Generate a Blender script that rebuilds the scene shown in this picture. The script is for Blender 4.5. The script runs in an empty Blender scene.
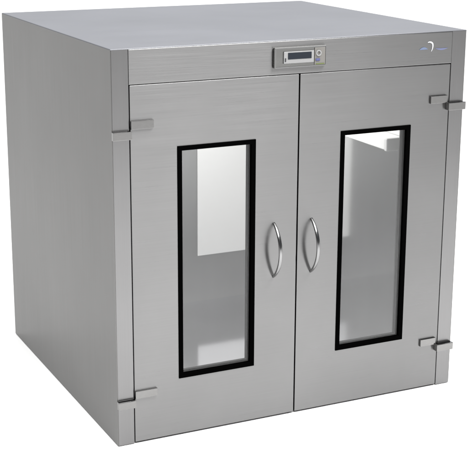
import bpy, bmesh, math, random
from mathutils import Vector, Matrix
random.seed(4)
scene = bpy.context.scene
C = scene.collection
W, D, H = 1.0, 0.911, 1.0
EX = 0.0
CEIL, WALLS, DIM_BACK, DIM_LEFT = 2.75, 1.25, 0.12, 0.15

# ------------------------------------------------------------------ materials
def new_mat(name):
    m = bpy.data.materials.new(name); m.use_nodes = True
    nt = m.node_tree
    return m, nt, nt.nodes['Principled BSDF']

def simple(name, col, rough=0.5, metal=0.0, spec=0.5):
    m, nt, b = new_mat(name)
    b.inputs['Base Color'].default_value = (*col, 1)
    b.inputs['Roughness'].default_value = rough
    b.inputs['Metallic'].default_value = metal
    b.inputs['Specular IOR Level'].default_value = spec
    return m

def steel(name, col, rough, aniso, scale, tangent=None, bump=0.03, contrast=0.05, blotch=0.05, rvar=0.04):
    """brushed stainless: 'scale' stretches the grain noise in object space"""
    m, nt, b = new_mat(name); N, L = nt.nodes, nt.links
    tc = N.new('ShaderNodeTexCoord')
    mp = N.new('ShaderNodeMapping'); mp.inputs['Scale'].default_value = scale
    L.new(tc.outputs['Object'], mp.inputs['Vector'])
    n1 = N.new('ShaderNodeTexNoise'); n1.inputs['Scale'].default_value = 1.0
    n1.inputs['Detail'].default_value = 6; n1.inputs['Roughness'].default_value = 0.65
    L.new(mp.outputs['Vector'], n1.inputs['Vector'])
    n2 = N.new('ShaderNodeTexNoise'); n2.inputs['Scale'].default_value = 3.2
    n2.inputs['Detail'].default_value = 4
    L.new(tc.outputs['Object'], n2.inputs['Vector'])
    mul = N.new('ShaderNodeMapRange')
    mul.inputs['From Min'].default_value = 0.25; mul.inputs['From Max'].default_value = 0.75
    mul.inputs['To Min'].default_value = 1 - contrast; mul.inputs['To Max'].default_value = 1 + contrast
    L.new(n1.outputs['Fac'], mul.inputs['Value'])
    mul2 = N.new('ShaderNodeMapRange')
    mul2.inputs['From Min'].default_value = 0.3; mul2.inputs['From Max'].default_value = 0.7
    mul2.inputs['To Min'].default_value = 1 - blotch; mul2.inputs['To Max'].default_value = 1 + blotch
    L.new(n2.outputs['Fac'], mul2.inputs['Value'])
    mm = N.new('ShaderNodeMath'); mm.operation = 'MULTIPLY'
    L.new(mul.outputs['Result'], mm.inputs[0]); L.new(mul2.outputs['Result'], mm.inputs[1])
    vm = N.new('ShaderNodeVectorMath'); vm.operation = 'SCALE'
    vm.inputs[0].default_value = col
    L.new(mm.outputs[0], vm.inputs['Scale'])
    L.new(vm.outputs['Vector'], b.inputs['Base Color'])
    b.inputs['Metallic'].default_value = 1.0
    rr = N.new('ShaderNodeMapRange')
    rr.inputs['From Min'].default_value = 0.25; rr.inputs['From Max'].default_value = 0.75
    rr.inputs['To Min'].default_value = rough - rvar; rr.inputs['To Max'].default_value = rough + rvar
    L.new(n1.outputs['Fac'], rr.inputs['Value'])
    L.new(rr.outputs['Result'], b.inputs['Roughness'])
    b.inputs['Anisotropic'].default_value = aniso
    if aniso > 0:
        if tangent is None:
            g = N.new('ShaderNodeNewGeometry')
            cr = N.new('ShaderNodeVectorMath'); cr.operation = 'CROSS_PRODUCT'
            cr.inputs[1].default_value = (0.001, 0.0007, 1)
            L.new(g.outputs['True Normal'], cr.inputs[0])
            L.new(cr.outputs['Vector'], b.inputs['Tangent'])
        else:
            cx = N.new('ShaderNodeCombineXYZ')
            for i in range(3): cx.inputs[i].default_value = tangent[i]
            L.new(cx.outputs['Vector'], b.inputs['Tangent'])
    if bump:
        bp = N.new('ShaderNodeBump'); bp.inputs['Strength'].default_value = bump
        bp.inputs['Distance'].default_value = 0.0005
        L.new(n1.outputs['Fac'], bp.inputs['Height'])
        L.new(bp.outputs['Normal'], b.inputs['Normal'])
    return m

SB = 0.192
SIDE_SHADE = 0.142  # same steel as the front, with the sides' shade put into a darker base
M = {}
M['front'] = steel('brushed_steel_front', (SB*1.0, SB*0.995, SB*0.992), 0.30, 0.92, (4, 90, 420), tangent=(0, 0, 1))
M['side']  = steel('brushed_steel_side_shaded', (SIDE_SHADE, SIDE_SHADE*0.99, SIDE_SHADE*0.97), 0.36, 0.5, (60, 200, 3), tangent=(0, 1, 0))
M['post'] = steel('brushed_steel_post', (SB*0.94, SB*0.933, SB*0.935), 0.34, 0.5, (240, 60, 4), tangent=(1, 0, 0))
M['top']   = steel('brushed_steel_top', (SB*0.88, SB*0.895, SB*0.955), 0.36, 0.6, (2.2, 170, 60), tangent=(0, 1, 0), bump=0.06, contrast=0.15, blotch=0.08)
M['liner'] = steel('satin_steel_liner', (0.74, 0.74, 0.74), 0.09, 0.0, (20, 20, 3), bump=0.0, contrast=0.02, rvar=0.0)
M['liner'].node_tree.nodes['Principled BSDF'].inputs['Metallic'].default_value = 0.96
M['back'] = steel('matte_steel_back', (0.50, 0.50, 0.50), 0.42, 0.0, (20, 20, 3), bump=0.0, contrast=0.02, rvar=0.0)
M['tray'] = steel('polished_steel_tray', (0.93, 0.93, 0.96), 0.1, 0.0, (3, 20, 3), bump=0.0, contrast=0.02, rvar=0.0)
M['polished'] = steel('polished_steel', (0.24, 0.24, 0.24), 0.2, 0.0, (40, 40, 40), bump=0.0, contrast=0.02)
M['hinge'] = steel('cast_steel_hinge', (SB*0.97, SB*0.96, SB*0.945), 0.17, 0.0, (120, 120, 300), bump=0.03, contrast=0.06)
M['rubber'] = simple('black_rubber', (0.001, 0.001, 0.001), 0.7, 0, 0.0)
M['light_block'] = simple('dark_grey_light_block', (0.03, 0.03, 0.03), 0.6, 0, 0.2)
M['spacer'] = simple('grey_spacer', (0.018, 0.018, 0.018), 0.5, 0.0, 0.2)
M['white'] = simple('white_enamel', (0.74, 0.74, 0.74), 0.45)
M['plate'] = steel('panel_plate', (0.19, 0.19, 0.185), 0.26, 0.0, (25, 25, 60), bump=0.0, contrast=0.08)
M['bezel'] = simple('grey_white_plastic', (0.2, 0.2, 0.2), 0.35, 0, 0.3)
M['screen'] = simple('dark_display', (0.010, 0.013, 0.018), 0.3, 0, 0.2)
M['blue'] = simple('blue_button', (0.06, 0.065, 0.15), 0.4, 0, 0.3)
M['green'] = simple('green_strip', (0.085, 0.105, 0.035), 0.5, 0, 0.3)
M['tan'] = simple('beige_keypad', (0.125, 0.12, 0.112), 0.5, 0, 0.3)
M['dark'] = simple('dark_plastic', (0.02, 0.02, 0.022), 0.4)
M['mark_white'] = simple('white_print', (0.42, 0.43, 0.45), 0.5)
M['mark_blue'] = simple('blue_print', (0.085, 0.11, 0.175), 0.5)
M['mark_violet'] = simple('violet_print', (0.085, 0.095, 0.165), 0.5)

m, nt, b = new_mat('lit_diffuser')
b.inputs['Base Color'].default_value = (0.8, 0.8, 0.8, 1)
b.inputs['Emission Color'].default_value = (1, 0.99, 0.97, 1)
b.inputs['Emission Strength'].default_value = 0.1
M['lamp'] = m

m, nt, b = new_mat('window_glass')
N, L = nt.nodes, nt.links
tr = N.new('ShaderNodeBsdfTransparent'); tr.inputs['Color'].default_value = (0.95, 0.955, 0.955, 1)
gl = N.new('ShaderNodeBsdfGlossy'); gl.inputs['Roughness'].default_value = 0.03
fr = N.new('ShaderNodeFresnel'); fr.inputs['IOR'].default_value = 1.35
mx = N.new('ShaderNodeMixShader')
L.new(fr.outputs['Fac'], mx.inputs['Fac']); L.new(tr.outputs[0], mx.inputs[1]); L.new(gl.outputs[0], mx.inputs[2])
L.new(mx.outputs[0], N['Material Output'].inputs['Surface'])
M['glass'] = m

m, nt, b = new_mat('white_studio_floor')
b.inputs['Base Color'].default_value = (0.88, 0.88, 0.88, 1)
b.inputs['Roughness'].default_value = 0.9
b.inputs['Specular IOR Level'].default_value = 0.1
M['floor'] = m

# ------------------------------------------------------------------ helpers
def link(name, bm, mat, parent=None, smooth=False):
    me = bpy.data.meshes.new(name)
    bmesh.ops.recalc_face_normals(bm, faces=bm.faces)
    bm.to_mesh(me); bm.free()
    me.materials.append(mat)
    if smooth:
        for p in me.polygons: p.use_smooth = True
    o = bpy.data.objects.new(name, me); C.objects.link(o)
    if parent: o.parent = parent
    return o

def box(bm, x0, x1, y0, y1, z0, z1, bev=0.0, seg=2, sel=None):
    vs = [bm.verts.new((x, y, z)) for x in (x0, x1) for y in (y0, y1) for z in (z0, z1)]
    f = [(0, 1, 3, 2), (4, 6, 7, 5), (0, 4, 5, 1), (2, 3, 7, 6), (0, 2, 6, 4), (1, 5, 7, 3)]
    fs = [bm.faces.new([vs[i] for i in q]) for q in f]
    if bev > 0:
        es = set(e for fa in fs for e in fa.edges)
        if sel: es = [e for e in es if sel(e)]
        bmesh.ops.bevel(bm, geom=list(es), offset=bev, segments=seg, profile=0.5, affect='EDGES')

def ring(bm, outer, inner, y0, y1, bev=0.0):
    """rectangular frame in the XZ plane, from y0 (front) to y1 (back)"""
    def rect(r, y):
        x0, x1, z0, z1 = r
        return [bm.verts.new(p) for p in ((x0, y, z0), (x1, y, z0), (x1, y, z1), (x0, y, z1))]
    of, inf_, ob, ib = rect(outer, y0), rect(inner, y0), rect(outer, y1), rect(inner, y1)
    edges = []
    for i in range(4):
        j = (i+1) % 4
        bm.faces.new((of[i], of[j], inf_[j], inf_[i]))
        bm.faces.new((ob[j], ob[i], ib[i], ib[j]))
        bm.faces.new((of[j], of[i], ob[i], ob[j]))
        bm.faces.new((inf_[i], inf_[j], ib[j], ib[i]))
        edges.append(bm.edges.get((of[i], of[j])))
        edges.append(bm.edges.get((of[i], ob[i])))
    if bev > 0:
        bmesh.ops.bevel(bm, geom=edges, offset=bev, segments=3, profile=0.5, affect='EDGES')

def new(): return bmesh.new()

def prism(bm, pts, y0, y1):
    """pts: list of (x,z) outline; extruded between y0 and y1"""
    a = [bm.verts.new((x, y0, z)) for x, z in pts]
    b_ = [bm.verts.new((x, y1, z)) for x, z in pts]
    bm.faces.new(a); bm.faces.new(b_[::-1])
    n = len(pts)
    for i in range(n):
        j = (i+1) % n
        bm.faces.new((a[j], a[i], b_[i], b_[j]))

# ------------------------------------------------------------------ setting
bm = new()
s = 60
bm.faces.new([bm.verts.new(p) for p in ((-s, -s, 0), (s, -s, 0), (s, s, 0), (-s, s, 0))])
fl = link('floor', bm, M['floor'])
fl['kind'] = 'structure'

# ------------------------------------------------------------------ cabinet
Z0 = 0.002
root = bpy.data.objects.new('warming_cabinet', None); C.objects.link(root)
root.location = (0, 0, 0)
root['label'] = 'brushed stainless steel cabinet with two windowed doors and a small control display, standing on white'
root['category'] = 'cabinet'

TS = 0.9975          # underside of the top sheet
PW = 0.044           # width of the folded front edge of the side panels
vert_front = lambda e: all(abs(v.co.y) < 1e-6 for v in e.verts) and abs(e.verts[0].co.x - e.verts[1].co.x) < 1e-6
SH = 0.0016          # side sheet thickness
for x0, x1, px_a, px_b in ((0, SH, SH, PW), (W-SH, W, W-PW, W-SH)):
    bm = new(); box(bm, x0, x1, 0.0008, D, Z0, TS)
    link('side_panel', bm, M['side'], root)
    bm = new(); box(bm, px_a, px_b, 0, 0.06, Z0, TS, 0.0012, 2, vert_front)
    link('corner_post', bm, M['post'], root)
bm = new(); box(bm, 0, W, 0, D, TS, H, 0.0022, 3, lambda e: all(v.co.z > H-1e-6 for v in e.verts))
link('top_panel', bm, M['top'], root)
HB = 0.9143
bm = new(); box(bm, PW+0.0004, W-PW-0.0004, -0.0006, 0.045, HB, TS, 0.0015, 2, lambda e: all(v.co.y < 0 for v in e.verts))
header = link('header', bm, M['front'], root)
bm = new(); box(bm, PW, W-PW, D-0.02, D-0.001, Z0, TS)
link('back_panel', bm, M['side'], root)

# inner liner: five walls, open to the front
LX0, LX1, LY, LZ0, LZ1 = 0.10, 0.90, 0.88, 0.03, 0.89
bm = new()
box(bm, PW, LX0, 0.0505, LY, LZ0, LZ1)
box(bm, LX1, W-PW, 0.0505, LY, LZ0, LZ1)
box(bm, PW, W-PW, 0.0505, LY, LZ1, TS)
link('inner_liner', bm, M['liner'], root)
bm = new(); box(bm, PW, W-PW, LY, D-0.02, Z0, TS)
link('inner_back', bm, M['back'], root)
bm = new(); box(bm, PW, W-PW, 0.0505, LY, Z0, LZ0)
link('floor_tray', bm, M['tray'], root)
# white board on the back wall
bm = new(); box(bm, 0.612, 0.86, 0.875, 0.8795, 0.187, 0.66, 0.002)
link('inner_board', bm, M['white'], root)
# light bar on the right inner wall
bm = new(); box(bm, 0.842, 0.8995, 0.132, 0.80, 0.664, 0.696, 0.003)
bar = link('light_bar', bm, M['lamp'], root)
bm = new(); box(bm, 0.840, 0.8995, 0.118, 0.1315, 0.662, 0.698, 0.003)
link('end_cap', bm, M['white'], bar)

# added dark frame and strip, blocking interior light from the door gaps
bm = new()
ring(bm, (PW+0.003, W-PW-0.003, 0.006, 0.913), (0.098, 0.902, 0.034, 0.885), 0.0455, 0.0500)
box(bm, 0.478, 0.524, 0.0455, 0.0500, 0.0345, 0.8845)
link('gap_light_block', bm, M['light_block'], root)

def handle_mesh(x, z0, z1):
    bm = new(); n = 28; k = 12
    L_ = z1-z0; sag = 0.040
    R_ = (L_*L_/4+sag*sag)/(2*sag); half = math.asin(L_/2/R_)
    rings = []
    for i in range(n+1):
        t = -half + 2*half*i/n
        z = (z0+z1)/2 + R_*math.sin(t); y = -(R_*math.cos(t)-(R_-sag)) + 0.001
        nrm = Vector((0, -math.cos(t), math.sin(t)))
        u = abs(2*i/n-1)
        wx = 0.0045*(1-0.35*u**3); wn = 0.0033
        rg = []
        for j in range(k):
            a = 2*math.pi*j/k
            ca, sa = math.cos(a), math.sin(a)
            ex = lambda c: math.copysign(abs(c)**0.6, c)
            p = Vector((x, y, z)) + Vector((1, 0, 0))*wx*ex(ca) + nrm*wn*ex(sa)
            rg.append(bm.verts.new(p))
        rings.append(rg)
    for a, b_ in zip(rings, rings[1:]):
        for j in range(k):
            bm.faces.new((a[j], a[(j+1) % k], b_[(j+1) % k], b_[j]))
    bm.faces.new(rings[0][::-1]); bm.faces.new(rings[-1])
    return bm

def make_door(x0, x1, win, hx):
    bm = new()
    z0, z1 = 0.0045, 0.9126
    wx0, wx1, wz0, wz1 = win
    hole = (wx0+0.004, wx1-0.004, wz0+0.004, wz1-0.004)
    ring(bm, (x0, x1, z0, z1), hole, 0.0, 0.045, 0.0016)
    d = link('door', bm, M['front'], root)
    g = 0.0115
    bm = new(); ring(bm, win, (wx0+g, wx1-g, wz0+g, wz1-g), -0.002, -0.0002, 0.0)
    ring(bm, (wx0+0.0045, wx1-0.0045, wz0+0.0045, wz1-0.0045), (wx0+g, wx1-g, wz0+g, wz1-g), -0.0001, 0.0085)
    link('window_gasket', bm, M['rubber'], d)
    bm = new(); box(bm, wx0+g-0.003, wx1-g+0.003, 0.004, 0.007, wz0+g-0.003, wz1-g+0.003)
    link('window_pane', bm, M['glass'], d)
    bm = new()
    ring(bm, (hole[0]+0.0005, hole[1]-0.0005, hole[2]+0.0005, hole[3]-0.0005), (wx0+g-0.001, wx1-g+0.001, wz0+g-0.001, wz1-g+0.001), 0.0090, 0.018)
    ring(bm, (hole[0]+0.0005, hole[1]-0.0005, hole[2]+0.0005, hole[3]-0.0005), (wx0+g+0.002, wx1-g-0.002, wz0+g+0.002, wz1-g-0.002), 0.0185, 0.027)
    link('window_spacer', bm, M['spacer'], d)
    h = link('handle', handle_mesh(hx, 0.3915, 0.5345), M['polished'], d, True)
    return d

make_door(PW+0.0022, 0.4994, (0.1670, 0.3790, 0.1565, 0.7575), 0.4333)
make_door(0.5026, W-PW-0.0018, (0.6240, 0.8358, 0.1580, 0.7580), 0.5428)

def make_hinge(xa, xb, xp, zl, zk, proud):
    """door leaf from xa to xb, knuckle block from xb to xp; tops of the two at zl and zk"""
    h = 0.0205
    bm = new()
    box(bm, min(xa, xb), max(xa, xb), -0.0060, -0.0002, zl-h, zl, 0.0008)
    o = link('hinge', bm, M['hinge'], root)
    bm = new()
    a, b_ = min(xb, xp), max(xb, xp)
    box(bm, a, b_, -proud, -0.0002, zk-h, zk, 0.0012, 2)
    link('knuckle', bm, M['hinge'], o)
    return o
make_hinge(0.1046, 0.0466, -0.001, 0.8285, 0.8055, 0.012)
make_hinge(0.1060, 0.0466, -0.001, 0.1432, 0.1225, 0.012)
make_hinge(0.8935, 0.9450, 0.9990, 0.8305, 0.8105, 0.015)
make_hinge(0.8955, 0.9450, 0.9990, 0.1470, 0.1275, 0.015)

# control panel set in the header
px0, px1, pz0, pz1 = 0.4243, 0.5714, 0.9305, 0.9825
bm = new(); box(bm, px0, px1, -0.008, -0.0012, pz0, pz1, 0.0022, 3)
pan = link('control_panel', bm, M['plate'], root)
bm = new(); ring(bm, (px0+0.001, px1-0.001, pz0+0.001, pz1-0.001), (px0+0.0035, px1-0.0035, pz0+0.0035, pz1-0.0035), -0.0095, -0.0082, 0.0006)
link('rim', bm, M['polished'], pan)
bm = new(); box(bm, 0.4490, 0.5345, -0.0115, -0.0082, 0.9415, 0.9718, 0.002, 3)
link('bezel', bm, M['bezel'], pan)
bm = new(); box(bm, 0.4600, 0.5265, -0.0125, -0.0117, 0.9525, 0.9688, 0.0004, 1)
link('display', bm, M['screen'], pan)
bm = new(); box(bm, 0.4515, 0.4550, -0.0125, -0.0117, 0.9470, 0.9560, 0.0004, 1)
link('indicator', bm, M['dark'], pan)
bm = new(); box(bm, 0.5365, 0.5670, -0.0100, -0.0082, 0.9345, 0.9780, 0.001, 2)
link('keypad', bm, M['tan'], pan)
def disc(bm, x, z, r0, r1, y0, y1, n=28):
    o = [(x+r1*math.cos(2*math.pi*i/n), z+r1*math.sin(2*math.pi*i/n)) for i in range(n)]
    if r0 == 0: prism(bm, o, y0, y1); return
    i_ = [(x+r0*math.cos(2*math.pi*i/n), z+r0*math.sin(2*math.pi*i/n)) for i in range(n)]
    for k in range(n):
        j = (k+1) % n
        v = [[bm.verts.new((p[0], y, p[1])) for p in (o[k], o[j], i_[j], i_[k])] for y in (y0, y1)]
        bm.faces.new(v[0]); bm.faces.new((v[0][0], v[1][0], v[1][1], v[0][1])); bm.faces.new((v[0][2], v[1][2], v[1][3], v[0][3]))
bm = new(); disc(bm, 0.5470, 0.9642, 0.0046, 0.0078, -0.0125, -0.0102); link('button', bm, M['bezel'], pan)
bm = new(); box(bm, 0.5390, 0.5510, -0.0120, -0.0102, 0.9445, 0.9510, 0.0012, 2); link('button', bm, M['blue'], pan)
bm = new(); box(bm, 0.5400, 0.5640, -0.0108, -0.0102, 0.9358, 0.9385); link('coloured_strip', bm, M['green'], pan)

# emblem at the right end of the header
def swoosh(bm, pts, wid, y0, y1):
    """tapered stroke through pts"""
    n = len(pts); l, r = [], []
    for i, (x, z) in enumerate(pts):
        a = pts[max(i-1, 0)]; b_ = pts[min(i+1, n-1)]
        dx, dz = b_[0]-a[0], b_[1]-a[1]; q = math.hypot(dx, dz) or 1
        w = wid[i]
        l.append((x-dz/q*w, z+dx/q*w)); r.append((x+dz/q*w, z-dx/q*w))
    prism(bm, l+r[::-1], y0, y1)
bm = new()
pts = []; wid = []
for i in range(15):
    t = i/14
    a = math.radians(115 - 150*t)
    x = 0.8835 + 0.0125*math.cos(a) - 0.004*max(0, t-0.5)*2
    z = 0.9610 + 0.0125*math.sin(a) - 0.012*max(0, t-0.55)
    pts.append((x, z)); wid.append(0.0003+0.0017*math.sin(math.pi*min(1, t*0.95+0.05))**0.8)
swoosh(bm, pts, wid, -0.0016, -0.0011)
em = link('emblem', bm, M['mark_white'], root)
bm = new()
swoosh(bm, [(0.853+0.026*t/8, 0.9545+0.003*math.sin(t/8*3)) for t in range(9)], [0.0002+0.0030*math.sin(math.pi*t/8) for t in range(9)], -0.0015, -0.0011)
link('emblem_stroke', bm, M['mark_blue'], em)
bm = new()
swoosh(bm, [(0.902+0.040*t/8, 0.9560-0.003*math.sin(t/8*3)) for t in range(9)], [0.0002+0.0023*math.sin(math.pi*t/8) for t in range(9)], -0.0015, -0.0011)
link('emblem_stroke', bm, M['mark_violet'], em)

# ------------------------------------------------------------------ light
w = bpy.data.worlds.new('World'); scene.world = w; w.use_nodes = True
N, L = w.node_tree.nodes, w.node_tree.links
bg = N['Background']
tc = N.new('ShaderNodeTexCoord')
sp = N.new('ShaderNodeSeparateXYZ'); L.new(tc.outputs['Generated'], sp.inputs[0])
def maprange(src, a, b_, c, d):
    r = N.new('ShaderNodeMapRange'); r.interpolation_type = 'SMOOTHSTEP'
    for k, v in (('From Min', a), ('From Max', b_), ('To Min', c), ('To Max', d)): r.inputs[k].default_value = v
    L.new(src, r.inputs['Value']); return r.outputs['Result']
def math2(op, a, b_):
    n = N.new('ShaderNodeMath'); n.operation = op
    for i, v in enumerate((a, b_)):
        if isinstance(v, (int, float)): n.inputs[i].default_value = v
        else: L.new(v, n.inputs[i])
    return n.outputs[0]
# studio surroundings: a bright ceiling, a pale backdrop behind, a dim room behind the camera and to the left
back = maprange(sp.outputs['Y'], -0.55, 0.5, DIM_BACK, 1.0)
left = maprange(sp.outputs['X'], -0.9, 0.0, DIM_LEFT, 1.0)
low = math2('MULTIPLY', math2('MULTIPLY', back, left), WALLS)
top = maprange(sp.outputs['Z'], 0.55, 0.85, 0.0, 1.0)
tot = math2('ADD', math2('MULTIPLY', low, math2('SUBTRACT', 1.0, top)), math2('MULTIPLY', top, CEIL))
cr = N.new('ShaderNodeValToRGB')
cr.color_ramp.elements[0].position = 0.0; cr.color_ramp.elements[0].color = (1.0, 0.99, 0.98, 1)
cr.color_ramp.elements[1].position = 0.3; cr.color_ramp.elements[1].color = (0.93, 0.96, 1.05, 1)
e = cr.color_ramp.elements.new(0.8); e.color = (1.0, 0.995, 0.98, 1)
L.new(sp.outputs['Z'], cr.inputs['Fac'])
vm = N.new('ShaderNodeVectorMath'); vm.operation = 'SCALE'
L.new(cr.outputs['Color'], vm.inputs[0]); L.new(tot, vm.inputs['Scale'])
L.new(vm.outputs['Vector'], bg.inputs['Color'])
bg.inputs['Strength'].default_value = 1.0

def area(name, loc, tgt, size, energy, col=(1, 1, 1), sy=None):
    l = bpy.data.lights.new(name, 'AREA'); l.energy = energy; l.color = col
    l.shape = 'RECTANGLE'; l.size = size; l.size_y = sy or size
    o = bpy.data.objects.new(name, l); C.objects.link(o)
    o.location = loc
    o.rotation_euler = (Vector(tgt)-Vector(loc)).to_track_quat('-Z', 'Y').to_euler()
    return o
area('softbox_light', (-0.35, -1.35, 2.3), (-0.35, -1.35, 0), 1.3, 52)
area('softbox_light', (1.1, -1.1, 2.3), (1.1, -1.1, 0), 1.2, 80)
# the cabinet's own ceiling lamp
area('ceiling_light', (0.5, 0.45, LZ1-0.01), (0.5, 0.45, 0), 0.6, 6.3, (1, 0.99, 0.97), 0.5)

# ------------------------------------------------------------------ camera
cam = bpy.data.cameras.new('camera'); co = bpy.data.objects.new('camera', cam); C.objects.link(co)
f, yaw, pitch, roll = 1266.20028, -0.44989, -0.26540, -0.00448
Rm = Matrix.Rotation(yaw, 3, 'Z') @ Matrix.Rotation(pitch, 3, 'X') @ Matrix.Rotation(roll, 3, 'Y')
right, fwd, up = Rm @ Vector((1, 0, 0)), Rm @ Vector((0, 1, 0)), Rm @ Vector((0, 0, 1))
m4 = Matrix.Identity(4)
for i in range(3):
    m4[i][0], m4[i][1], m4[i][2] = right[i], up[i], -fwd[i]
m4.translation = Vector((-1.01478, -2.76139, 1.37782))
co.matrix_world = m4
cam.sensor_fit = 'HORIZONTAL'; cam.sensor_width = 36.0; cam.lens = 36.0*f/467.0
cam.clip_end = 500; cam.clip_start = 0.05
scene.camera = co

scene.view_settings.view_transform = 'Standard'
scene.view_settings.look = 'None'
scene.view_settings.gamma = 1.0
scene.view_settings.exposure = EX
